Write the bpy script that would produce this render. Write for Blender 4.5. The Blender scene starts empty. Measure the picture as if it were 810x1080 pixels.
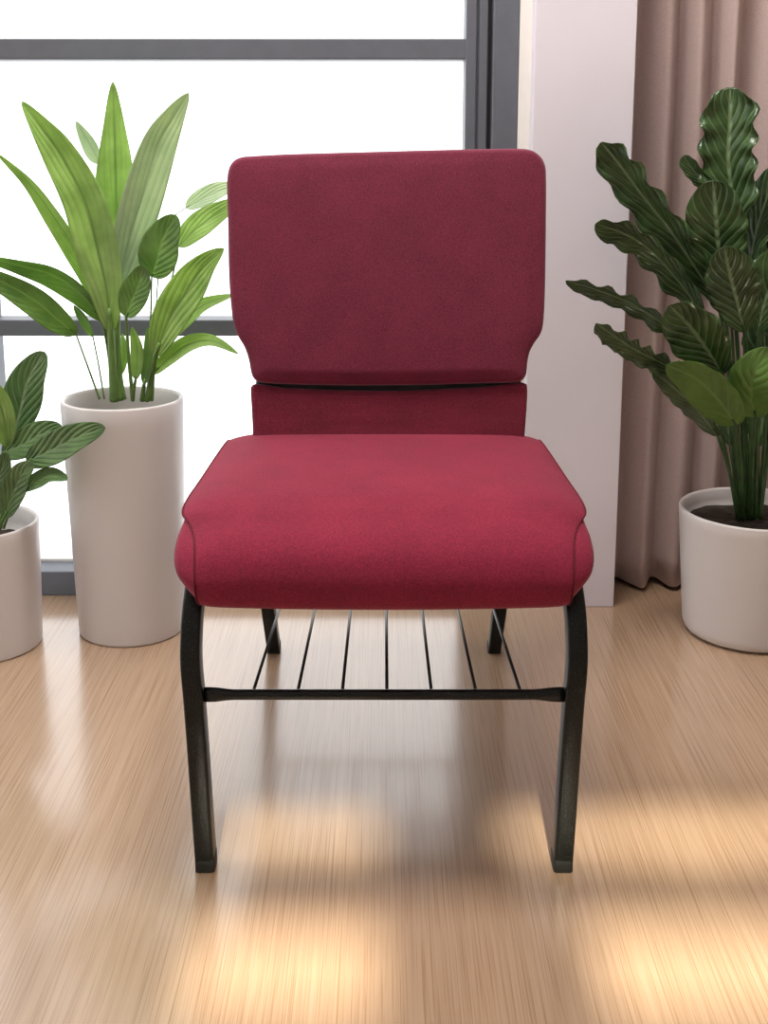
import bpy, bmesh, math, random
from mathutils import Vector, Matrix
random.seed(7)
C = bpy.context.scene.collection
PI = math.pi
# ------------------------------------------------------------------ camera
H, F, TH, PY = 0.937, 1130.0, math.radians(10.2), 353.0
FW = Vector((0, math.cos(TH), -math.sin(TH))); UP = Vector((0, math.sin(TH), math.cos(TH))); RT = Vector((1, 0, 0))
CAM = Vector((0, 0, H))
cd = bpy.data.cameras.new('camera'); cam = bpy.data.objects.new('camera', cd); C.objects.link(cam)
cam.location = CAM; cam.rotation_euler = (PI/2 - TH, 0, 0)
cd.sensor_fit = 'VERTICAL'; cd.sensor_height = 24; cd.lens = F/1080*24
cd.shift_y = -(540-PY)/1080; cd.clip_start = .02
bpy.context.scene.camera = cam
def ray(px, py): return FW + RT*((px-405)/F) + UP*((PY-py)/F)
def at(px, py, Y):
    d = ray(px, py); return CAM + d*(Y/d.y)
def ground(px, py, z=0):
    d = ray(px, py); return CAM + d*((z-H)/d.z)
def onplane(px, py, p0, n):
    d = ray(px, py); return CAM + d*((p0-CAM).dot(n)/d.dot(n))
def dep(p): return (p-CAM).dot(FW)
# ------------------------------------------------------------------ materials
def mat(name):
    m = bpy.data.materials.new(name); m.use_nodes = True
    nt = m.node_tree; b = nt.nodes['Principled BSDF']; return m, nt, b
def nd(nt, t, **kw):
    n = nt.nodes.new(t)
    for k, v in kw.items():
        if k in n.inputs: n.inputs[k].default_value = v
        else: setattr(n, k, v)
    return n
def ramp(nt, stops):
    r = nt.nodes.new('ShaderNodeValToRGB'); e = r.color_ramp.elements
    while len(e) < len(stops): e.new(.5)
    for k, (p, c) in enumerate(stops):
        e[k].position = p; e[k].color = (*c, 1)
    return r
def simple(name, col, rough=.6, metal=0, spec=.5, var=.06, scale=30, bump=0.0, bscale=200):
    m, nt, b = mat(name); L = nt.links
    tc = nd(nt, 'ShaderNodeTexCoord')
    n = nd(nt, 'ShaderNodeTexNoise', Scale=scale, Detail=4.0); L.new(tc.outputs['Object'], n.inputs['Vector'])
    r = ramp(nt, [(.3, tuple(c*(1-var) for c in col)), (.7, tuple(min(1, c*(1+var)) for c in col))])
    L.new(n.outputs['Fac'], r.inputs[0]); L.new(r.outputs[0], b.inputs['Base Color'])
    b.inputs['Roughness'].default_value = rough; b.inputs['Metallic'].default_value = metal
    b.inputs['Specular IOR Level'].default_value = spec
    if bump:
        n2 = nd(nt, 'ShaderNodeTexNoise', Scale=bscale, Detail=3.0); L.new(tc.outputs['Object'], n2.inputs['Vector'])
        bp = nd(nt, 'ShaderNodeBump', Strength=bump, Distance=.002); L.new(n2.outputs['Fac'], bp.inputs['Height'])
        L.new(bp.outputs[0], b.inputs['Normal'])
    return m
def fabric(name, col, weave=1400, sheen=.5, bump=.5, wrinkle=.0):
    m, nt, b = mat(name); L = nt.links
    tc = nd(nt, 'ShaderNodeTexCoord')
    n = nd(nt, 'ShaderNodeTexNoise', Scale=420.0, Detail=3.0, Roughness=.7); L.new(tc.outputs['Object'], n.inputs['Vector'])
    n3 = nd(nt, 'ShaderNodeTexNoise', Scale=14.0, Detail=5.0); L.new(tc.outputs['Object'], n3.inputs['Vector'])
    r = ramp(nt, [(.3, tuple(c*.66 for c in col)), (.7, tuple(c*1.3 for c in col))]); L.new(n.outputs['Fac'], r.inputs[0])
    r3 = ramp(nt, [(.3, (.88, .88, .88)), (.7, (1.08, 1.08, 1.08))]); L.new(n3.outputs['Fac'], r3.inputs[0])
    mx = nd(nt, 'ShaderNodeMix', data_type='RGBA', blend_type='MULTIPLY'); mx.inputs[0].default_value = 1
    L.new(r.outputs[0], mx.inputs[6]); L.new(r3.outputs[0], mx.inputs[7]); L.new(mx.outputs[2], b.inputs['Base Color'])
    b.inputs['Roughness'].default_value = .85; b.inputs['Specular IOR Level'].default_value = .2
    b.inputs['Sheen Weight'].default_value = sheen; b.inputs['Sheen Roughness'].default_value = .45
    b.inputs['Sheen Tint'].default_value = (.9, .6, .68, 1)
    v = nd(nt, 'ShaderNodeTexNoise', Scale=700.0, Detail=2.0); L.new(tc.outputs['Object'], v.inputs['Vector'])
    bp = nd(nt, 'ShaderNodeBump', Strength=bump, Distance=.001); L.new(v.outputs['Fac'], bp.inputs['Height'])
    if wrinkle:
        mp = nd(nt, 'ShaderNodeMapping'); mp.inputs['Scale'].default_value = (2.2, 4, 16); L.new(tc.outputs['Object'], mp.inputs['Vector'])
        w = nd(nt, 'ShaderNodeTexNoise', Scale=1.6, Detail=2.0); L.new(mp.outputs[0], w.inputs['Vector'])
        b2 = nd(nt, 'ShaderNodeBump', Strength=wrinkle, Distance=.01); L.new(w.outputs['Fac'], b2.inputs['Height'])
        L.new(b2.outputs[0], bp.inputs['Normal'])
    L.new(bp.outputs[0], b.inputs['Normal'])
    return m
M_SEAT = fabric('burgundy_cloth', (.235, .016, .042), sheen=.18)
M_BACK = fabric('burgundy_cloth_back_shaded', (.165, .020, .044), sheen=.48)  # same cloth as the seat, shade put into a darker base
M_LUMB = fabric('burgundy_cloth_wrinkled_shaded', (.165, .017, .036), sheen=.22, wrinkle=.35)  # seat cloth again with wrinkles, its dimmer light put into the colour
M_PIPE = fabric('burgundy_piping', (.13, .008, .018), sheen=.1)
# hammered powder coat
M_METAL, nt, b = mat('hammered_black_metal'); L = nt.links
tc = nd(nt, 'ShaderNodeTexCoord'); n = nd(nt, 'ShaderNodeTexNoise', Scale=650.0, Detail=2.0); L.new(tc.outputs['Object'], n.inputs['Vector'])
r = ramp(nt, [(.4, (.003, .004, .0035)), (.60, (.006, .008, .007)), (.74, (.05, .058, .054))]); L.new(n.outputs['Fac'], r.inputs[0]); L.new(r.outputs[0], b.inputs['Base Color'])
b.inputs['Roughness'].default_value = .32; b.inputs['Metallic'].default_value = 0; b.inputs['Specular IOR Level'].default_value = .30
bp = nd(nt, 'ShaderNodeBump', Strength=.3, Distance=.001); L.new(n.outputs['Fac'], bp.inputs['Height']); L.new(bp.outputs[0], b.inputs['Normal'])
M_RUB = simple('black_rubber', (.010, .011, .010), .6)
M_BLACK = simple('black_wire_coat', (.012, .014, .013), .4)
M_SHELL = simple('black_crease_shade_shell', (.02, .02, .02), .5)
M_POT = simple('white_ceramic', (.70, .66, .65), .32, spec=.35, var=.02, scale=4)
M_POTIN = simple('pot_inner_glaze', (.56, .57, .58), .4, var=.02)
M_SOIL = simple('potting_soil', (.035, .024, .016), .95, var=.5, scale=60, bump=1, bscale=90)
M_FRAME = simple('dark_grey_window_paint', (.125, .135, .16), .45, var=.05)
M_GASK = simple('black_gasket', (.03, .03, .032), .5)
M_WALL = simple('lilac_white_paint', (.78, .735, .80), .8, var=.02, scale=6, bump=.08, bscale=150)
M_WALL2 = simple('warm_grey_paint', (.52, .47, .44), .8, var=.02, scale=6)
M_TRIM = simple('cream_trim_paint', (.80, .77, .72), .5, var=.02)
M_CEIL = simple('white_ceiling_paint', (.8, .79, .78), .9, var=.02)
M_WHITE = simple('white_plastic', (.8, .8, .8), .4)
# floor
M_FLOOR, nt, b = mat('pale_oak_laminate'); L = nt.links
tc = nd(nt, 'ShaderNodeTexCoord')
def stretched(sx, sy, sc, det, dist=0.0):
    mp = nd(nt, 'ShaderNodeMapping'); mp.inputs['Scale'].default_value = (sx, sy, 1); L.new(tc.outputs['Object'], mp.inputs['Vector'])
    n = nd(nt, 'ShaderNodeTexNoise', Scale=sc, Detail=det, Distortion=dist, Roughness=.6); L.new(mp.outputs[0], n.inputs['Vector']); return n
g1 = stretched(34, .5, 5, 6, .25); g2 = stretched(120, 1.1, 4, 3); g3 = stretched(3.0, .6, 2, 3, .6)
r1 = ramp(nt, [(.28, (.42, .28, .18)), (.5, (.465, .32, .21)), (.75, (.51, .36, .245))]); L.new(g1.outputs['Fac'], r1.inputs[0])
r2 = ramp(nt, [(.36, (.74, .67, .60)), (.5, (1, 1, 1)), (.7, (1.0, 1.0, 1.0))]); L.new(g2.outputs['Fac'], r2.inputs[0])
r3 = ramp(nt, [(.3, (.90, .88, .86)), (.7, (1.06, 1.05, 1.04))]); L.new(g3.outputs['Fac'], r3.inputs[0])
m1 = nd(nt, 'ShaderNodeMix', data_type='RGBA', blend_type='MULTIPLY'); m1.inputs[0].default_value = .8
m2 = nd(nt, 'ShaderNodeMix', data_type='RGBA', blend_type='MULTIPLY'); m2.inputs[0].default_value = 1
L.new(r1.outputs[0], m1.inputs[6]); L.new(r2.outputs[0], m1.inputs[7]); L.new(m1.outputs[2], m2.inputs[6]); L.new(r3.outputs[0], m2.inputs[7])
L.new(m2.outputs[2], b.inputs['Base Color'])
b.inputs['Roughness'].default_value = .25; b.inputs['Specular IOR Level'].default_value = .6
b.inputs['Coat Weight'].default_value = 1; b.inputs['Coat Roughness'].default_value = .16; b.inputs['Coat IOR'].default_value = 1.7
bp = nd(nt, 'ShaderNodeBump', Strength=.05, Distance=.002); L.new(g2.outputs['Fac'], bp.inputs['Height']); L.new(bp.outputs[0], b.inputs['Normal'])
# glass
M_GLASS = bpy.data.materials.new('window_glass'); M_GLASS.use_nodes = True; nt = M_GLASS.node_tree; nt.nodes.clear(); L = nt.links
o = nd(nt, 'ShaderNodeOutputMaterial'); t = nd(nt, 'ShaderNodeBsdfTransparent'); g = nd(nt, 'ShaderNodeBsdfGlossy', Roughness=.02)
mx = nd(nt, 'ShaderNodeMixShader'); mx.inputs[0].default_value = .05
L.new(t.outputs[0], mx.inputs[1]); L.new(g.outputs[0], mx.inputs[2]); L.new(mx.outputs[0], o.inputs[0])
# curtain
M_CURT, nt, b = mat('taupe_curtain_cloth'); L = nt.links
tc = nd(nt, 'ShaderNodeTexCoord'); n = nd(nt, 'ShaderNodeTexNoise', Scale=500.0, Detail=2.0); L.new(tc.outputs['Object'], n.inputs['Vector'])
r = ramp(nt, [(.3, (.42, .315, .295)), (.7, (.53, .41, .385))]); L.new(n.outputs['Fac'], r.inputs[0]); L.new(r.outputs[0], b.inputs['Base Color'])
b.inputs['Roughness'].default_value = .8; b.inputs['Sheen Weight'].default_value = .2; b.inputs['Specular IOR Level'].default_value = .2
# leaves
def leafmat(name, dark, light, vein, rough, transl, veins=9, slant=.30, vstr=.6, tcol=None):
    m = bpy.data.materials.new(name); m.use_nodes = True; nt = m.node_tree; L = nt.links; b = nt.nodes['Principled BSDF']; out = nt.nodes['Material Output']
    uv = nd(nt, 'ShaderNodeUVMap'); uv.uv_map = 'UVMap'
    sp = nd(nt, 'ShaderNodeSeparateXYZ'); L.new(uv.outputs[0], sp.inputs[0])
    def math_(op, a, b_=None):
        n = nt.nodes.new('ShaderNodeMath'); n.operation = op
        for k, v in enumerate((a, b_)):
            if v is None: continue
            if isinstance(v, (int, float)): n.inputs[k].default_value = v
            else: L.new(v, n.inputs[k])
        return n.outputs[0]
    c = math_('ABSOLUTE', math_('SUBTRACT', sp.outputs[1], .5))          # 0 at midrib, .5 at edge
    s = math_('SUBTRACT', sp.outputs[0], math_('MULTIPLY', c, slant))
    tc = nd(nt, 'ShaderNodeTexCoord'); nz = nd(nt, 'ShaderNodeTexNoise', Scale=22.0, Detail=3.0); L.new(tc.outputs['Object'], nz.inputs['Vector'])
    s = math_('ADD', s, math_('MULTIPLY', nz.outputs['Fac'], .05))
    w = math_('ABSOLUTE', math_('SINE', math_('MULTIPLY', s, veins*PI)))  # 0 on a vein
    r1 = ramp(nt, [(0, (1, 1, 1)), (.22, (.25, .25, .25)), (.5, (0, 0, 0))]); L.new(w, r1.inputs[0])
    r2 = ramp(nt, [(0, (1, 1, 1)), (.018, (1, 1, 1)), (.05, (0, 0, 0))]); L.new(c, r2.inputs[0])
    vm = math_('MULTIPLY', math_('MAXIMUM', math_('MULTIPLY', r1.outputs[0], vstr), r2.outputs[0]), .75)
    r3 = ramp(nt, [(.3, dark), (.7, light)]); L.new(nz.outputs['Fac'], r3.inputs[0])
    mx = nd(nt, 'ShaderNodeMix', data_type='RGBA'); L.new(vm, mx.inputs[0]); L.new(r3.outputs[0], mx.inputs[6]); mx.inputs[7].default_value = (*vein, 1)
    L.new(mx.outputs[2], b.inputs['Base Color']); b.inputs['Roughness'].default_value = rough
    bp = nd(nt, 'ShaderNodeBump', Strength=.5, Distance=.003); L.new(math_('MAXIMUM', w, 0.0), bp.inputs['Height']); L.new(bp.outputs[0], b.inputs['Normal'])
    t = nd(nt, 'ShaderNodeBsdfTranslucent')
    g = nd(nt, 'ShaderNodeMix', data_type='RGBA', blend_type='MULTIPLY'); g.inputs[0].default_value = 1
    L.new(mx.outputs[2], g.inputs[6]); g.inputs[7].default_value = (*(tcol or (1.2, 1.3, .75)), 1); L.new(g.outputs[2], t.inputs[0])
    ms = nd(nt, 'ShaderNodeMixShader'); ms.inputs[0].default_value = transl
    L.new(b.outputs[0], ms.inputs[1]); L.new(t.outputs[0], ms.inputs[2]); L.new(ms.outputs[0], out.inputs[0])
    return m
ML_B = leafmat('fresh_green_leaf', (.30, .43, .14), (.46, .60, .26), (.22, .33, .11), .42, .5, veins=3, slant=2.2, vstr=.25)
ML_M = leafmat('mid_green_leaf', (.17, .28, .10), (.29, .42, .18), (.36, .48, .27), .40, .55, veins=8, slant=.7, vstr=.35)
ML_P = leafmat('silvery_green_leaf', (.50, .60, .46), (.64, .72, .58), (.42, .52, .37), .45, .45, veins=3, slant=2.2, vstr=.25, tcol=(1.1, 1.2, .8))
ML_S = leafmat('striped_green_leaf', (.08, .18, .055), (.14, .26, .09), (.38, .47, .34), .4, .25, veins=7, slant=.9, vstr=.8)
ML_K = leafmat('deep_green_leaf', (.075, .15, .04), (.14, .25, .075), (.22, .34, .15), .38, .22, veins=7, slant=.8, vstr=.5)
ML_D = leafmat('dark_glossy_leaf', (.018, .048, .012), (.055, .115, .028), (.24, .35, .18), .27, .10, veins=9, slant=.7, vstr=.75)
ML_L = leafmat('young_green_leaf', (.085, .19, .03), (.14, .27, .05), (.20, .34, .10), .4, .16, veins=7, slant=.7, vstr=.4)
M_STEM = simple('green_stem', (.13, .24, .05), .5, var=.25, scale=40)
M_STEMD = simple('dark_green_stem', (.035, .085, .022), .4, var=.3, scale=40)
# ------------------------------------------------------------------ mesh helpers
def link(name, me, parent=None):
    o = bpy.data.objects.new(name, me); C.objects.link(o)
    if parent: o.parent = parent
    return o
def obj(name, bm, m, parent=None, smooth=True, origin=None):
    """vertices come in world space; the thing's Empty stays the origin of its parts"""
    bmesh.ops.recalc_face_normals(bm, faces=bm.faces)
    off = Vector((0, 0, 0))
    if parent:
        p = parent
        while p: off += p.location; p = p.parent
    elif origin: off = Vector(origin)
    bmesh.ops.translate(bm, verts=bm.verts, vec=-off)
    me = bpy.data.meshes.new(name); bm.to_mesh(me); bm.free()
    me.materials.append(m)
    for p in me.polygons: p.use_smooth = smooth
    o = link(name, me, parent)
    if not parent and origin: o.location = origin
    return o
def thing(name, label, cat, loc):
    o = bpy.data.objects.new(name, None); C.objects.link(o); o.location = loc
    o.empty_display_size = .1; o['label'] = label; o['category'] = cat; return o
def box(bm, a, b, bev=0):
    a, b = Vector(a), Vector(b)
    r = bmesh.ops.create_cube(bm, size=1); vs = r['verts']
    for v in vs:
        v.co = Vector(((a.x+b.x)/2+v.co.x*abs(b.x-a.x), (a.y+b.y)/2+v.co.y*abs(b.y-a.y), (a.z+b.z)/2+v.co.z*abs(b.z-a.z)))
    if bev:
        es = list({e for v in vs for e in v.link_edges})
        bmesh.ops.bevel(bm, geom=es, offset=bev, segments=3, affect='EDGES', profile=.5)
def catmull(pts, n, closed=False):
    out = []; m = len(pts); segs = m if closed else m-1
    for k in range(n if closed else n+1):
        u = k/n*segs; i = min(int(u), segs-1); t = u-i
        def P(j): return pts[j % m] if closed else pts[max(0, min(m-1, j))]
        p0, p1, p2, p3 = P(i-1), P(i), P(i+1), P(i+2)
        out.append(.5*((2*p1)+(p2-p0)*t+(2*p0-5*p1+4*p2-p3)*t*t+(3*p1-p0-3*p2+p3)*t**3))
    return out
def sweep(bm, path, sec, side=Vector((1, 0, 0)), cap=True):
    """sec(k) -> list of (s, n) section points; s along side, n along the in-plane normal"""
    rings = []; N = len(path)
    for k, p in enumerate(path):
        T = (path[min(k+1, N-1)]-path[max(k-1, 0)]).normalized()
        S = (side-T*side.dot(T)).normalized(); Nn = T.cross(S)
        rings.append([bm.verts.new(p+S*a+Nn*b) for a, b in sec(k/(N-1))])
    m = len(rings[0])
    for a, b in zip(rings, rings[1:]):
        for i in range(m): bm.faces.new((a[i], a[(i+1) % m], b[(i+1) % m], b[i]))
    if cap: bm.faces.new(rings[0]); bm.faces.new(rings[-1])
def rrect(w, h, r, seg=3):
    pts = []
    for cx, cy, a0 in ((w-r, h-r, 0), (-w+r, h-r, 90), (-w+r, -h+r, 180), (w-r, -h+r, 270)):
        for j in range(seg+1):
            a = math.radians(a0+90*j/seg); pts.append((cx+r*math.cos(a), cy+r*math.sin(a)))
    return pts
def circ(r, n=12, ry=None): return [(r*math.cos(2*PI*i/n), (ry or r)*math.sin(2*PI*i/n)) for i in range(n)]
def tube(bm, path, r0, r1=None, n=10):
    r1 = r0 if r1 is None else r1
    T = (path[-1]-path[0]).normalized(); side = Vector((1, 0, 0)) if abs(T.x) < .8 else Vector((0, 0, 1))
    sweep(bm, path, lambda t: circ(r0+(r1-r0)*t, n), side)
# ------------------------------------------------------------------ the room
WY = 2.115                               # front face of the window wall
XL, XR, YF, ZC = -2.6, 1.7, -1.2, 2.6
def struct(name, bm, m, parent=None, smooth=False):
    o = obj(name, bm, m, parent, smooth)
    if not parent: o['kind'] = 'structure'
    return o
bm = bmesh.new(); box(bm, (XL-.1, YF-.1, -.08), (XR+.1, 2.40, 0)); struct('floor', bm, M_FLOOR)
bm = bmesh.new(); box(bm, (XL-.1, YF-.1, ZC), (XR+.1, 2.40, ZC+.1)); struct('ceiling', bm, M_CEIL)
bm = bmesh.new(); box(bm, (XR, YF-.1, 0), (XR+.1, 2.40, ZC)); struct('wall_right', bm, M_WALL2)
# back wall behind the curtain + the pillar that stands proud of it
cl = at(565, 0, 2.06).x; cr = at(673, 0, 2.06).x
bm = bmesh.new(); box(bm, (cr-.02, 2.30, 0), (XR, 2.40, ZC)); struct('wall_back', bm, M_WALL2)
bm = bmesh.new(); box(bm, (cl, 2.06, 0), (cr, 2.40, ZC), .002); struct('wall_pillar', bm, M_WALL)
fr_in, fr_mid, fr_out = at(492, 0, WY).x, at(518, 0, WY).x, at(548, 0, WY).x
bm = bmesh.new(); box(bm, (fr_out, 2.10, 0), (cl+.001, 2.30, ZC), .002); struct('trim_1', bm, M_TRIM)
def zat(py, Y): return at(405, py, Y).z
# window_1: glazed wall to the left of the pillar
w1 = bpy.data.objects.new('window_1', None); C.objects.link(w1); w1.location = (-.9, WY, 0); w1['kind'] = 'structure'
z41, z63, z337, z354, z603 = zat(41, WY+.01), zat(63, WY+.01), zat(337, WY+.01), zat(354, WY+.01), zat(603, WY)
XW0 = XL; ZT = 2.45
bm = bmesh.new()
box(bm, (fr_mid+.004, WY-.012, 0), (fr_out, WY+.09, ZT), .003)                        # outer jamb
box(bm, (XW0, WY-.012, ZT), (fr_out, WY+.09, ZC), .003)                               # head
box(bm, (XW0, WY, .0), (fr_mid+.004, WY+.09, z603), .003)                             # bottom rail
struct('window_frame', bm, M_FRAME, w1)
bm = bmesh.new(); box(bm, (fr_mid-.004, WY+.02, z603), (fr_mid+.006, WY+.09, ZT)); struct('gasket', bm, M_GASK, w1)
bm = bmesh.new(); box(bm, (fr_in, WY, z603), (fr_in+.021, WY+.07, ZT), .003); box(bm, (fr_in+.025, WY+.003, z603), (fr_mid-.004, WY+.07, ZT), .003); box(bm, (fr_in+.018, WY+.01, z603), (fr_in+.028, WY+.07, ZT)); struct('stile', bm, M_FRAME, w1)
ml = at(3, 370, WY).x-.022
mull = [ml-.055]
while mull[-1] > XL+.9: mull.append(mull[-1]-.87)
for x in mull:
    bm = bmesh.new(); box(bm, (x, WY, z603), (x+.055, WY+.07, ZT), .003); struct('mullion', bm, M_FRAME, w1)
for a, b_ in ((z41, z63), (z337, z354), (2.0, 2.04)):
    lo, hi = min(a, b_), max(a, b_)
    bm = bmesh.new(); box(bm, (XW0, WY+.004, lo), (fr_in+.002, WY+.06, hi), .0025); struct('transom', bm, M_FRAME, w1)
bm = bmesh.new(); box(bm, (XW0, WY+.055, z603-.002), (fr_in, WY+.13, z603+.006)); struct('window_sill', bm, M_TRIM, w1)
bm = bmesh.new(); box(bm, (XW0, WY+.034, z603), (fr_in+.01, WY+.040, ZT)); struct('glass', bm, M_GLASS, w1)
# window_2: glazed left side of the room
w2 = bpy.data.objects.new('window_2', None); C.objects.link(w2); w2.location = (XL, .5, 0); w2['kind'] = 'structure'
bm = bmesh.new()
box(bm, (XL-.08, YF, 0), (XL, WY+.09, .07)); box(bm, (XL-.08, YF, ZT), (XL, WY+.09, ZC))
for k in range(5):
    y = YF+(WY+.03-YF)*k/4; box(bm, (XL-.08, y, .07), (XL, y+.06, ZT))
struct('window_frame', bm, M_FRAME, w2)
bm = bmesh.new(); box(bm, (XL-.045, YF, .07), (XL-.04, WY, ZT)); struct('glass', bm, M_GLASS, w2)
# wall behind the viewpoint with a four-light window the sun comes through
SE = .80                                    # tan of the sun's elevation
def zw(Y): return SE*(Y-YF)
z0, z1, z2, z3 = zw(1.01), zw(1.19), zw(1.285), zw(1.40)
xa, xb, xc, xd = -.22, -.01, .17, .70
bm = bmesh.new()
box(bm, (XL, YF-.04, 0), (XR, YF, z0)); box(bm, (XL, YF-.04, z3), (XR, YF, ZC))
box(bm, (XL, YF-.04, z0), (xa, YF, z3)); box(bm, (XL-.02, YF, 0), (XL+.04, .25, ZC)); box(bm, (xd, YF-.04, z0), (XR, YF, z3))  # includes a side piece added over the left glazing to cut light
struct('wall_front', bm, M_WALL2)
w3 = bpy.data.objects.new('window_3', None); C.objects.link(w3); w3.location = (.2, YF, z0); w3['kind'] = 'structure'
bm = bmesh.new()
box(bm, (xb, YF-.04, z0), (xc, YF, z3)); box(bm, (xa, YF-.04, z1), (xd, YF, z2))
box(bm, (xc-.001, YF-.04, z0), (xc+.08, YF, z1)); box(bm, (xd-.02, YF-.04, z2), (xd, YF, z3))
struct('window_frame', bm, M_FRAME, w3)
bm = bmesh.new(); box(bm, (xa, YF-.025, z0), (xd, YF-.021, z3)); struct('glass', bm, M_GLASS, w3)
# ------------------------------------------------------------------ curtain
ct = thing('curtain', 'floor-length taupe curtain hanging in soft folds behind the glossy potted plant', 'curtain', (cr+.3, 2.17, 0))
bm = bmesh.new()
NX, NZ = 420, 40; x0, x1 = cr-.04, XR-.1
ph = [random.uniform(0, 6.28) for _ in range(8)]
def fold(x, z):
    u = (x-x0); w = z/2.3
    a = math.sin(2*PI*u/.0745+1.9+.7*math.sin(2*PI*u/.31+ph[0])+.25*w*math.sin(u*9+ph[1]))
    a2 = math.sin(2*PI*u/.041+ph[2]+.4*math.sin(3*z))
    return (.017+.006*w)*a*(1+.25*math.sin(u*7+ph[3])) + .004*a2
rows = []
for j in range(NZ+1):
    t = j/NZ; row = []
    for i in range(NX+1):
        x = x0+(x1-x0)*i/NX
        z = .010+(ZC-.05-.010)*t
        f = fold(x, z)
        zz = z + (1-min(1, t*6))*(.004+ .30*(f+.0))*.5
        row.append(bm.verts.new((x+.004*math.sin(z*3+x*20), 2.155+f, max(.006, zz))))
    rows.append(row)
for a, b_ in zip(rows, rows[1:]):
    for i in range(NX): bm.faces.new((a[i], a[i+1], b_[i+1], b_[i]))
o = obj('drape', bm, M_CURT, ct); md = o.modifiers.new('s', 'SOLIDIFY'); md.thickness = .002
bm = bmesh.new(); box(bm, (x0, 2.15, ZC-.05), (x1, 2.18, ZC)); obj('rail', bm, M_WHITE, ct, False)
# ------------------------------------------------------------------ chair
ch = thing('upholstered_chair', 'burgundy fabric chair with black metal legs and wire rack between the tall and round planters', 'chair', (0, 1.55, 0))
# --- seat
prof = [(1.700, .466), (1.60, .471), (1.48, .4735), (1.39, .4715), (1.345, .465), (1.316, .457), (1.285, .446), (1.262, .430), (1.249, .408), (1.247, .388), (1.253, .370), (1.268, .361), (1.30, .358), (1.45, .358), (1.62, .360), (1.695, .362), (1.712, .378), (1.714, .42), (1.712, .452)]
wsm = [.254, .259, .264, .268, .2665, .253, .2425, .2375, .235, .234, .232, .229, .226, .222, .221, .221, .230, .244, .252]
pv = [Vector((wsm[i], prof[i][0], prof[i][1])) for i in range(len(prof))]
NP = 108; P = catmull(pv, NP, closed=True)
cen = Vector((0, 1.46, .418))
bm = bmesh.new(); cols = []
US = [-1, -.995, -.98, -.95, -.90, -.82, -.7, -.5, -.25, 0, .25, .5, .7, .82, .90, .95, .98, .995, 1]
for u in US:
    col = []
    for p in P:
        n = Vector((0, p.y-cen.y, (p.z-cen.z)*3)).normalized()
        k = abs(u); drop = 0
        top = max(0, min(1, (p.z-.40)/.05))
        drop = .012*max(0, (k-.72)/.28)**2*top + .0035*k**30          # edge rolls over to the side
        q = Vector((u*p.x, p.y, p.z)) - n*drop
        q += n*.004*(1-k*k)
        col.append(bm.verts.new(q))
    cols.append(col)
for a, b_ in zip(cols, cols[1:]):
    for i in range(NP): bm.faces.new((a[i], a[(i+1) % NP], b_[(i+1) % NP], b_[i]))
seam = {}
for sgn, col in ((-1, cols[0]), (1, cols[-1])):
    prev = col; seam[sgn] = [v.co.copy() for v in col]
    for t, bx_ in ((.012, -.001), (.03, .001), (.06, .003), (.10, .005), (.16, .008), (.28, .011), (.5, .014), (.75, .015), (.95, .0155)):
        ring = []
        for v, p in zip(col, P):
            base = v.co
            y = base.y+(cen.y-base.y)*(1-(1-t)**1.0)*(.55+.45*t); z = base.z+(cen.z-base.z)*t
            front = max(0, min(1, (1.45-base.y)/.15))
            xx = abs(base.x); tgt = .257+.0095*front - .040*(max(0, .428-z)/.066)**2
            x = xx+(tgt-xx)*math.sin(min(1, t*5.5)*PI/2)
            ring.append(bm.verts.new((sgn*x, y, z)))
        for i in range(NP): bm.faces.new((prev[i], prev[(i+1) % NP], ring[(i+1) % NP], ring[i]))
        prev = ring
    bm.faces.new(prev)
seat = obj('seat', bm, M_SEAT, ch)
for sgn in (-1, 1):
    bm = bmesh.new(); pts = seam[sgn]; N = len(pts); rings = []
    for k in range(N):
        T = (pts[(k+1) % N]-pts[k-1]).normalized(); S = Vector((1, 0, 0)); S = (S-T*S.dot(T)).normalized(); Nn = T.cross(S)
        rings.append([bm.verts.new(pts[k]+S*a+Nn*b_) for a, b_ in circ(.0017, 6)])
    for k in range(N):
        a, b_ = rings[k], rings[(k+1) % N]
        for i in range(6): bm.faces.new((a[i], a[(i+1) % 6], b_[(i+1) % 6], b_[i]))
    obj('piping', bm, M_PIPE, seat)
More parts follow.
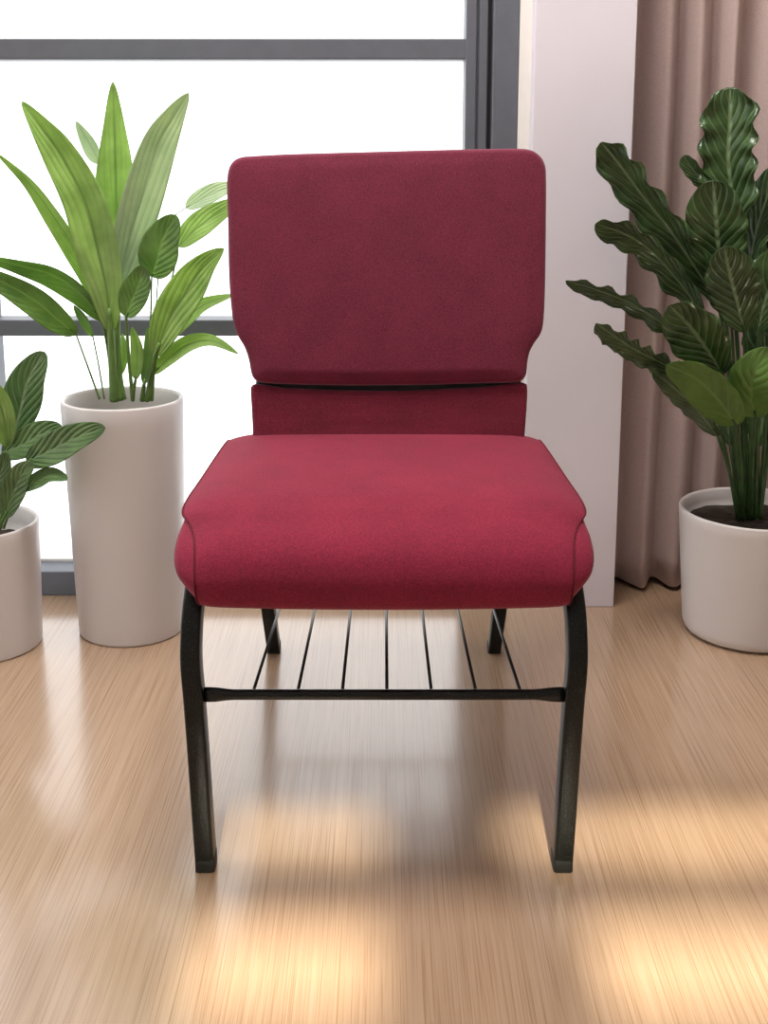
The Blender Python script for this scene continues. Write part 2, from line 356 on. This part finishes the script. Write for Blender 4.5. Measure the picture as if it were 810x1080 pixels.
# --- backrest
LEAN = .20
P0 = Vector((0, 1.672, .47)); PN = Vector((0, -1, LEAN)).normalized()     # faces the viewer
PU = Vector((0, LEAN, 1)).normalized()
def pad(name, outl, p0, thick, rnd, crown, m, parent, N=128, sag=None):
    pts3 = [onplane(x, y, p0, PN) for x, y in outl]
    p2 = [Vector((q.x, (q-p0).dot(PU))) for q in pts3]
    pts = catmull(p2, N, closed=True)
    c = sum(pts, Vector((0, 0)))/N
    hw = max(abs(q.x-c.x) for q in pts); hh = max(abs(q.y-c.y) for q in pts)
    nr = []
    for k in range(N):
        T = (pts[(k+1) % N]-pts[k-1]).normalized(); n = Vector((T.y, -T.x))
        if n.dot(pts[k]-c) < 0: n = -n
        nr.append(n)
    for _ in range(5): nr = [(nr[k-1]+nr[k]*2+nr[(k+1) % N]).normalized() for k in range(N)]
    def ring(ins, sc, d):
        out = []
        for k in range(N):
            q = pts[k]-nr[k]*ins; q = c+(q-c)*sc
            if d is None:
                e = Vector(((q.x-c.x)/hw, (q.y-c.y)/hh)); dd = -crown*max(0, 1-e.x**4)*max(0, 1-e.y**4)
            else: dd = d
            out.append(bm.verts.new(Vector((q.x, 0, 0))+Vector((0, p0.y, p0.z))+PU*q.y-PN*dd))
        return out
    bm = bmesh.new(); R = []
    A = 7
    for sc in (.01, .06, .12, .2, .3, .4, .5, .6, .7, .78, .85, .91, .96): R.append(ring(rnd, sc, None))
    for j in range(A): 
        a = PI/2*j/(A-1); R.append(ring(rnd*(1-math.sin(a)), 1, rnd*.9*(1-math.cos(a))))
    rb = min(rnd*.7, thick-rnd*.9-.002)
    for j in range(A):
        a = PI/2*j/(A-1); R.append(ring(rb*(1-math.cos(a)), 1, thick-rb*(1-math.sin(a))))
    for sc in (.7, .3, .02): R.append(ring(rb, sc, thick))
    for a, b_ in zip(R, R[1:]):
        for i in range(N): bm.faces.new((a[i], a[(i+1) % N], b_[(i+1) % N], b_[i]))
    bm.faces.new(R[0]); bm.faces.new(R[-1])
    return obj(name, bm, m, parent)
outU = [(264,163.5),(300,161.5),(350,160),(405,158.5),(460,157),(510,156),(545,155.5),(560,157),(570,163),(575.5,172),(577,185),(577,220),(576.5,270),(575.5,315),(574,340),(571,352),(565,361),(560,370),(557.5,380),(556.5,390),(555,397),(550,402),(540,403.5),(500,404.5),(450,406),(405,406.5),(360,406.5),(310,405.5),(280,404),(270,402),(265.5,397),(263.5,390),(261.5,379),(257,366),(250.5,355),(246,343),(243,325),(240.5,290),(239.5,240),(238.5,205),(238.5,188),(241,175),(247,167.5),(255,164.3)]
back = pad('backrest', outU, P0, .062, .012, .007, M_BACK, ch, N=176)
outL = [(272,405.5),(310,410),(405,412.5),(500,409),(545,404),(554,404.5),(556.5,409),(556,430),(554.5,450),(553,475),(552,495),(545,502),(500,503),(405,503),(310,503),(275,502),(268,495),(267,470),(266,450),(265,430),(264,412),(265.5,407)]
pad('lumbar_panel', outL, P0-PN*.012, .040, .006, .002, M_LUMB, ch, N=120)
outS = [(290,200),(405,197),(520,195),(540,215),(543,300),(544,350),(548,385),(550,400),(549,415),(540,450),(530,485),(405,490),(290,488),(280,450),(271,415),(270,400),(272,385),(276,350),(276,300),(274,215)]
pad('crease_shade_shell', outS, P0-PN*.040, .032, .006, .0, M_SHELL, ch, N=100)  # dark shell added behind the pads; its black supplies the crease shade
# --- legs
for s in (-1, 1):
    X0, X1 = .2335, .2445
    pth = [(X0, 1.263, .004), (X0+.0025, 1.262, .08), (X0+.005, 1.262, .16), (X0+.008, 1.263, .235), (X1, 1.266, .288), (X1, 1.277, .328), (X1, 1.298, .355), (X1, 1.328, .370), (X1-.001, 1.37, .374), (X1-.004, 1.46, .372), (X1-.012, 1.60, .368), (.226, 1.70, .366), (.215, 1.762, .366)]
    path = catmull([Vector((s*x, y, z)) for x, y, z in pth], 70)
    bm = bmesh.new(); sweep(bm, path, lambda t: rrect(.0125, .0145, .004)); leg = obj('leg', bm, M_METAL, ch)
    bm = bmesh.new(); sweep(bm, [Vector((s*X0, 1.263, z)) for z in (0, .001, .018, .019)], lambda t: rrect(.0127 if 0 < t < 1 else .0122, .0147 if 0 < t < 1 else .0142, .004)); obj('foot_cap', bm, M_RUB, leg)
    pth = [(.2055, 1.868, .003), (.2085, 1.848, .06), (.2115, 1.828, .12), (.213, 1.800, .22), (.2135, 1.776, .32), (.2135, 1.764, .40), (.208, 1.765, .48), (.203, 1.778, .56), (.202, 1.792, .64), (.201, 1.806, .72), (.20, 1.82, .79)]
    path = catmull([Vector((s*x, y, z)) for x, y, z in pth], 60)
    bm = bmesh.new(); sweep(bm, path, lambda t: rrect(.012, .012, .0035)); leg = obj('leg', bm, M_METAL, ch)
    bm = bmesh.new(); sweep(bm, [Vector((s*.2055, 1.868-.0003*z*1000/3, z)) for z in (0, .001, .016, .017)], lambda t: rrect(.0122 if 0 < t < 1 else .0117, .0122 if 0 < t < 1 else .0117, .0035)); obj('foot_cap', bm, M_RUB, leg)
bm = bmesh.new(); box(bm, (-.20, 1.30, .345), (.20, 1.33, .360), .003); obj('seat_frame', bm, M_METAL, ch)
bm = bmesh.new(); box(bm, (-.214, 1.74, .345), (.214, 1.765, .368), .003); obj('seat_frame', bm, M_METAL, ch)
bm = bmesh.new(); box(bm, (-.215, 1.712, .352), (.215, 1.742, .362), .003); obj('seat_frame', bm, M_METAL, ch)
# --- book rack
ZB = at(405, 732.5, 1.262).z
def barsec(t):
    k = max(0, 1-min(t, 1-t)/.075); k = min(1, k*1.6)
    return [(a, b_) for a, b_ in circ(.0066+.0035*k, 14, .0066-.0012*k)]
bm = bmesh.new(); sweep(bm, [Vector((-.229+.458*i/60, 1.262, ZB)) for i in range(61)], barsec, side=Vector((0, 0, 1))); obj('rack_bar', bm, M_METAL, ch)
ZR, YR = .185, 1.795
bm = bmesh.new(); sweep(bm, [Vector((-.205+.41*i/8, YR, ZR)) for i in range(9)], lambda t: circ(.005, 10), side=Vector((0, 0, 1))); obj('rack_bar', bm, M_METAL, ch)
for k in range(7):
    x = at(267+47*k, 727, 1.262).x
    xr = x*.985
    bm = bmesh.new(); tube(bm, [Vector((x, 1.262, ZB+.004)), Vector((x+(xr-x)*.5, 1.53, (ZB+ZR)/2+.004)), Vector((xr, YR, ZR+.004))], .0022, n=8)
    obj('rack_wire', bm, M_BLACK, ch)
# ------------------------------------------------------------------ plants
def lathe(bm, c, prof, n=72, sy=.86):
    rings = []
    for r, z in prof: rings.append([bm.verts.new((c[0]+r*math.cos(2*PI*i/n), c[1]+sy*r*math.sin(2*PI*i/n), z)) for i in range(n)])
    for a, b_ in zip(rings, rings[1:]):
        for i in range(n): bm.faces.new((a[i], a[(i+1) % n], b_[(i+1) % n], b_[i]))
    bm.faces.new(rings[0]); bm.faces.new(rings[-1])
def make_pot(root, cx_rim, y_rim, r_rim_px, cx_base, r_base_px, Yc, soil_drop, base_round):
    """a round tapered ceramic pot that stands on the floor at depth Yc"""
    c = at(cx_rim, y_rim, Yc); zr = c.z
    rr = r_rim_px*dep(c)/F
    pb = Vector((c.x, Yc, 0)); rb = r_base_px*dep(pb)/F
    bm = bmesh.new(); pr = []
    pr += [(rb*.55, .003), (rb-base_round*1.2, .003), (rb-base_round, .0)]
    for j in range(1, 7):
        a = PI/2*j/6; pr.append((rb-base_round+base_round*math.sin(a), base_round*(1-math.cos(a))))
    for j in range(1, 15):
        t = j/14; pr.append((rb+(rr-rb)*(t**.92), base_round+(zr-.004-base_round)*t))
    pr += [(rr-.0012, zr-.001), (rr-.004, zr), (rr-.007, zr-.001), (rr-.009, zr-.005), (rr-.012, zr-soil_drop*.6), (rr-.014, zr-soil_drop-.01), (.02, zr-soil_drop-.012)]
    lathe(bm, (c.x, Yc), pr); obj('pot', bm, M_POT, root)
    bm = bmesh.new(); n = 60; rs = rr-.0125
    rings = []
    for q in (1, .8, .6, .4, .2):
        rings.append([bm.verts.new((c.x+rs*q*math.cos(2*PI*i/n), Yc+.86*rs*q*math.sin(2*PI*i/n), zr-soil_drop+random.uniform(-.002, .003)+.006*(1-q))) for i in range(n)])
    for a, b_ in zip(rings, rings[1:]):
        for i in range(n): bm.faces.new((a[i], a[(i+1) % n], b_[(i+1) % n], b_[i]))
    bm.faces.new(rings[-1]); lo = [bm.verts.new(v.co-Vector((0, 0, .01))) for v in rings[0]]
    for i in range(n): bm.faces.new((lo[i], lo[(i+1) % n], rings[0][(i+1) % n], rings[0][i]))
    obj('soil', bm, M_SOIL, root)
    return c, zr-soil_drop, rr
def prof_w(kind, t):
    if kind == 'lance': return (math.sin(PI*min(1, t)**.78)**.85)*(1-.0*t) if 0 < t < 1 else 0
    if kind == 'mid':   return math.sin(PI*t**.9)**.62 if 0 < t < 1 else 0
    if kind == 'round': return (min(1, math.sin(PI*t**1.25)**.55)) if 0 < t < 1 else 0
    if kind == 'strap': return (min(1, (t/.25))**.7)*(min(1, (1-t)/.16)**.55)
def leaf(root, pts, wpx, Ys, kind='lance', m=None, roll=0, fold=.25, wav=0, wk=9, bend=0, stem=None, sm=None, sr=.003, name='leaf', sr1=None):
    """pts base->tip, Ys = depth at base and tip, wpx full width seen, stem = pixel points soil->leaf base"""
    N = 36; K = 8
    c2 = catmull([Vector(p) for p in pts], N)
    line = []
    for k, p in enumerate(c2):
        t = k/N; Y = Ys[0]+(Ys[1]-Ys[0])*t+bend*math.sin(PI*t)
        line.append(at(p.x, p.y, Y))
    bm = bmesh.new(); uv = bm.loops.layers.uv.new('UVMap'); rows = []; pr = random.uniform(0, 6)
    cr_, sr_ = math.cos(math.radians(roll)), math.sin(math.radians(roll))
    for k, p in enumerate(line):
        t = k/N
        T = (line[min(k+1, N)]-line[max(k-1, 0)]).normalized(); V = (CAM-p).normalized()
        S = T.cross(V).normalized(); Nn = S.cross(T).normalized()
        S, Nn = S*cr_+Nn*sr_, Nn*cr_-S*sr_
        w = .5*wpx*dep(p)/F/max(.35, abs(cr_))*prof_w(kind, min(.999, max(.001, t)))+.0006
        row = []
        for j in range(2*K+1):
            v = j/K-1
            sc = 1+(wav*.9*math.sin(wk*2*PI*t+(pr if v > 0 else pr+2)) if wav else 0)*abs(v)**3
            q = p+S*(v*w*sc)+Nn*(fold*w*(abs(v)**1.3))
            if wav: q += Nn*(w*wav*1.3*math.sin(wk*2*PI*t*1.1+pr+(0 if v > 0 else 1.7))*abs(v)**2)
            q += Nn*(-.04*w*math.exp(-(v/.1)**2))
            row.append((bm.verts.new(q), t, (v+1)/2))
        rows.append(row)
    for a, b_ in zip(rows, rows[1:]):
        for j in range(2*K):
            f = bm.faces.new((a[j][0], a[j+1][0], b_[j+1][0], b_[j][0]))
            for lp, s_ in zip(f.loops, (a[j], a[j+1], b_[j+1], b_[j])): lp[uv].uv = (s_[1], s_[2])
    o = obj(name, bm, m, root); md = o.modifiers.new('s', 'SOLIDIFY'); md.thickness = .0007; md.offset = 0
    if stem:
        q = catmull([Vector(p) for p in stem[0]]+[Vector(pts[0])], 14)
        path = [at(p.x, p.y, stem[1]+(Ys[0]-stem[1])*k/14) for k, p in enumerate(q)]
        path += line[1:5]
        bm = bmesh.new(); tube(bm, path, sr, sr1 or sr*.55, 8); obj('stem', bm, sm, o)
    return o
# --- tall pot, left of the chair
YA = 1.965
pa = thing('potted_plant', 'tall white tapered planter with upright pale green lance leaves before the window', 'plant', (at(129, 416, YA).x, YA, 0))
cA, zA, rA = make_pot(pa, 129, 419, 64, 131, 54.5, YA, .058, .006)
B, Mi, Pa = ML_B, ML_M, ML_P
def LA(pts, w, dy, **k):
    st = k.pop('st', None); k.setdefault('m', B); k.setdefault('sm', M_STEM); y0 = k.pop('y0', 0)
    return leaf(pa, pts, w, (YA+y0, YA+dy), stem=(st, YA) if st else None, **k)
LA([(105,172),(95,152),(80,128)], 15, .06, m=Pa, roll=40, y0=.04, st=[(122,420),(120,320),(113,230)], sr=.002)
LA([(120,330),(127,290),(124,240),(122,190),(121,140),(119,86)], 45, .03, kind='lance', m=B, roll=8, fold=.22, y0=.02, st=[(122,422),(121,380)], sr=.010, sr1=.004)
LA([(124,310),(131,275),(147,215),(166,155),(183,122),(199,98)], 41, .0, m=Pa, roll=-15, fold=.3, y0=0, st=[(127,422),(124,370)], sr=.008, sr1=.004)
LA([(117,350),(113,310),(104,268),(90,213),(63,162),(42,132),(23,107)], 44, -.04, m=B, roll=12, fold=.28, y0=-.02, st=[(121,422),(119,390)], sr=.010, sr1=.005)
LA([(112,345),(96,297),(78,262),(55,226),(30,192),(-4,161)], 19, -.02, m=B, roll=45, st=[(119,422),(118,380)], sr=.004)
LA([(108,338),(85,310),(55,290),(20,280),(-30,268)], 22, -.05, m=Mi, roll=40, fold=.35, st=[(117,422),(115,380)], sr=.003)
LA([(80,352),(62,338),(38,318),(8,300),(-35,280)], 29, -.08, m=Mi, roll=20, fold=.3, kind='mid', y0=-.02, st=[(105,421),(92,385)], sr=.0022)
LA([(98,355),(88,335),(78,322)], 9, -.01, m=Mi, roll=50, st=[(110,421),(104,385)], sr=.0018)
LA([(160,292),(166,275),(172,252),(186,227)], 41, -.04, m=Mi, kind='mid', roll=10, y0=-.03, st=[(150,420),(158,350)], sr=.0022)
LA([(133,334),(140,315),(147,298),(151,280)], 30, -.05, m=Mi, kind='mid', roll=15, y0=-.03, st=[(140,421),(136,380)], sr=.004)
LA([(188,260),(205,243),(225,228),(252,212)], 26, .02, m=B, roll=25, y0=-.01, kind='mid', st=[(158,421),(164,360),(180,300)], sr=.0022)
LA([(196,219),(215,209),(235,200),(256,196)], 19, .05, m=Pa, roll=30, y0=.04, st=[(154,421),(164,330),(172,245)], sr=.0014)
LA([(163,376),(178,338),(198,305),(216,280),(236,262)], 39, -.06, m=B, roll=12, fold=.25, kind='lance', y0=-.03, st=[(155,422),(160,400)], sr=.006, sr1=.004)
LA([(170,365),(195,338),(215,322),(247,311)], 17, .0, m=B, roll=35, st=[(157,421),(162,390)], sr=.003)
LA([(162,394),(178,378),(200,363),(224,360),(251,373)], 17, -.05, m=B, roll=30, y0=-.02, st=[(160,422),(161,408)], sr=.004)
LA([(128,395),(131,372),(129,352)], 9, .03, m=B, roll=30, st=[(132,421),(130,410)], sr=.003)
LA([(143,400),(145,370),(139,345)], 13, -.03, m=B, roll=20, y0=-.02, st=[(140,422),(141,412)], sr=.004)
LA([(152,405),(158,372),(156,345)], 12, -.02, m=Mi, roll=30, y0=-.02, st=[(150,422),(151,413)], sr=.005)
# --- low pot at the left edge of the photograph
YB = 1.90
pb = thing('potted_plant', 'small white planter with broad dark green leaves left of the tall planter', 'plant', (at(-26, 560, YB).x, YB, 0))
cB, zB, rB = make_pot(pb, -27, 549, 66, -27, 61, YB, .050, .006)
def LB(pts, w, dy, **k):
    st = k.pop('st', None); y0 = k.pop('y0', 0); k.setdefault('m', ML_K)
    return leaf(pb, pts, w, (YB+y0, YB+dy), stem=(st, YB) if st else None, sm=M_STEM, **k)
LB([(14,462),(22,430),(30,400),(47,371)], 40, .03, kind='mid', m=ML_S, roll=10, fold=.2, y0=.03, st=[(-5,556),(0,510)], sr=.003)
LB([(8,472),(4,440),(-6,415),(-20,395)], 26, -.02, kind='mid', m=ML_B, roll=25, y0=.0, st=[(-8,556),(4,520)], sr=.003)
LB([(2,478),(22,470),(44,458),(66,451)], 30, -.02, kind='mid', m=ML_K, roll=20, y0=0, st=[(-4,556),(-4,510)], sr=.003)
LB([(28,487),(52,476),(80,462),(111,451)], 33, -.08, kind='mid', m=ML_K, roll=15, fold=.25, y0=-.04, st=[(-2,557),(12,515)], sr=.003)
LB([(24,516),(40,507),(55,502),(71,506)], 17, -.08, kind='mid', m=ML_K, roll=30, y0=-.05, st=[(4,557),(12,535)], sr=.0025)
LB([(5,545),(14,520),(24,500),(36,490)], 26, -.07, kind='mid', m=ML_K, roll=20, y0=-.03, st=[(0,557),(2,551)], sr=.004)
LB([(-5,545),(-4,515),(2,495),(8,478)], 24, -.04, kind='mid', m=ML_K, roll=20, y0=-.02, st=[(-6,557),(-6,551)], sr=.004)
LB([(-20,470),(-45,440),(-75,425),(-110,425)], 34, -.03, kind='mid', m=ML_K, roll=15, st=[(-12,556),(-14,510)], sr=.003)
LB([(-25,500),(-50,480),(-80,475),(-110,490)], 32, -.08, kind='mid', m=ML_K, roll=15, st=[(-14,556),(-18,530)], sr=.003)
LB([(-18,465),(-28,425),(-34,395),(-36,360)], 36, .03, kind='mid', m=ML_S, roll=15, y0=.02, st=[(-10,556),(-14,510)], sr=.003)
# --- glossy plant on the right
YG = 1.955
pg = thing('potted_plant', 'round white pot with dark glossy scalloped leaves in front of the curtain', 'plant', (at(797, 540, YG).x, YG, 0))
cG, zG, rG = make_pot(pg, 799, 535, 81, 799, 70, YG, .034, .022)
D = ML_D
def LG(pts, w, dy, **k):
    st = k.pop('st', None); y0 = k.pop('y0', 0); k.setdefault('m', D); k.setdefault('kind', 'strap'); k.setdefault('wav', .13); k.setdefault('wk', 5)
    return leaf(pg, pts, w, (YG+y0, YG+dy), stem=(st, YG) if st else None, sm=M_STEMD, **k)
S0 = lambda *p: list(p)
# behind first
LG([(815,400),(812,340),(808,290),(806,225)], 52, .06, m=D, roll=20, y0=.05, st=S0((800,545),(808,480)), sr=.004)
LG([(785,330),(792,270),(803,225),(822,175)], 30, .04, roll=35, y0=.02, st=S0((790,546),(786,420)), sr=.004)
LG([(762,215),(746,195),(732,180),(721,164)], 16, .03, roll=30, y0=.03, wav=.05, st=S0((785,545),(775,400),(768,280)), sr=.003)
LG([(770,250),(771,205),(768,165),(770,130),(770,92)], 54, .01, roll=8, fold=.3, y0=.02, m=D, st=S0((788,545),(780,400)), sr=.005)
LG([(758,320),(735,285),(708,245),(678,207),(652,172),(634,150)], 36, -.03, roll=25, fold=.35, y0=.01, wav=.16, wk=6, st=S0((782,546),(772,420)), sr=.005)
LG([(745,345),(727,312),(703,282),(678,258),(652,244),(628,236)], 27, -.06, roll=35, y0=-.01, wav=.14, wk=5, st=S0((782,546),(768,430)), sr=.004)
LG([(758,395),(728,362),(700,342),(665,320),(630,306),(597,296)], 16, -.08, roll=50, y0=-.02, wav=.16, wk=7, st=S0((780,546),(772,450)), sr=.004)
LG([(752,425),(730,400),(700,384),(672,370),(650,356),(629,341)], 21, -.10, roll=45, y0=-.02, wav=.16, wk=8, st=S0((778,546),(766,480)), sr=.004)
LG([(762,308),(758,265),(755,230),(752,190)], 63, -.05, kind='round', roll=8, fold=.22, y0=-.02, wav=.04, wk=4, st=S0((784,546),(774,420)), sr=.005)
LG([(785,350),(778,320),(770,290),(764,260)], 55, -.09, kind='round', roll=-8, fold=.25, y0=-.05, wav=.05, wk=4, st=S0((790,547),(792,430)), sr=.005)
LG([(762,395),(748,372),(728,345),(706,322)], 56, -.10, kind='round', roll=12, fold=.25, y0=-.06, wav=.05, wk=4, st=S0((783,547),(776,460)), sr=.005)
LG([(757,460),(735,432),(712,410),(689,392)], 21, -.08, roll=40, kind='mid', y0=-.04, wav=.05, st=S0((780,547),(770,500)), sr=.004)
LG([(776,448),(760,425),(735,400),(703,385)], 44, -.13, kind='mid', roll=20, fold=.2, m=ML_L, y0=-.06, wav=.03, st=S0((784,548),(782,490)), sr=.004)
LG([(797,440),(792,415),(797,392),(814,368)], 46, -.13, kind='mid', roll=15, m=ML_L, y0=-.06, wav=.03, st=S0((792,548),(794,490)), sr=.004)
LG([(800,350),(806,320),(822,285),(850,255)], 50, -.05, kind='round', roll=10, y0=-.03, wav=.05, st=S0((796,547),(800,430)), sr=.005)
LG([(822,420),(845,385),(875,365),(910,355)], 40, -.06, roll=25, st=S0((802,547),(810,480)), sr=.004)
LG([(818,350),(840,300),(860,250),(895,205)], 40, .0, roll=20, st=S0((802,547),(808,450)), sr=.004)
LG([(822,300),(835,245),(842,190),(858,140)], 44, .03, roll=20, y0=.03, st=S0((800,546),(810,420)), sr=.004)
LG([(770,470),(765,430),(757,400),(752,375)], 20, -.02, roll=40, wav=.05, kind='mid', y0=-.01, st=S0((783,547),(776,510)), sr=.004)
LG([(800,470),(806,430),(808,395),(806,350)], 34, .02, roll=25, wav=.05, kind='mid', y0=.02, st=S0((795,547),(799,510)), sr=.004)
# ------------------------------------------------------------------ lights
w = bpy.data.worlds.new('sky'); bpy.context.scene.world = w; w.use_nodes = True
bg = w.node_tree.nodes['Background']; bg.inputs[0].default_value = (.97, .985, 1, 1); bg.inputs[1].default_value = 2.5
sd = bpy.data.lights.new('sun', 'SUN'); sd.energy = 14.5; sd.angle = math.radians(1.8); sd.color = (1, .93, .74)
so = bpy.data.objects.new('sun', sd); C.objects.link(so)
so.rotation_euler = Vector((0, -1, SE)).to_track_quat('Z', 'Y').to_euler()
def fill_lamp(x, y, sx, sy, e, col=(1, .95, .9)):  # added overhead fill, out of view, to brighten the seat top
    t = thing('seat_fill_light', 'white rectangular fill light panel added out of view above the seat', 'light', (x, y, ZC))
    bm = bmesh.new(); box(bm, (x-sx/2-.03, y-sy/2-.03, ZC-.03), (x+sx/2+.03, y+sy/2+.03, ZC), .004); obj('fill_housing', bm, M_WHITE, t, False)
    ld = bpy.data.lights.new('fill_lamp', 'AREA'); ld.shape = 'RECTANGLE'; ld.size = sx; ld.size_y = sy; ld.energy = e; ld.color = col
    lo = bpy.data.objects.new('fill_lamp', ld); C.objects.link(lo); lo.parent = t; lo.location = (0, 0, -.035)
fill_lamp(-.1, 1.45, .9, .5, 50)
sc = bpy.context.scene
sc.view_settings.view_transform = 'Standard'; sc.view_settings.look = 'None'; sc.view_settings.gamma = 1
sc.view_settings.use_curve_mapping = False; sc.view_settings.exposure = -.1
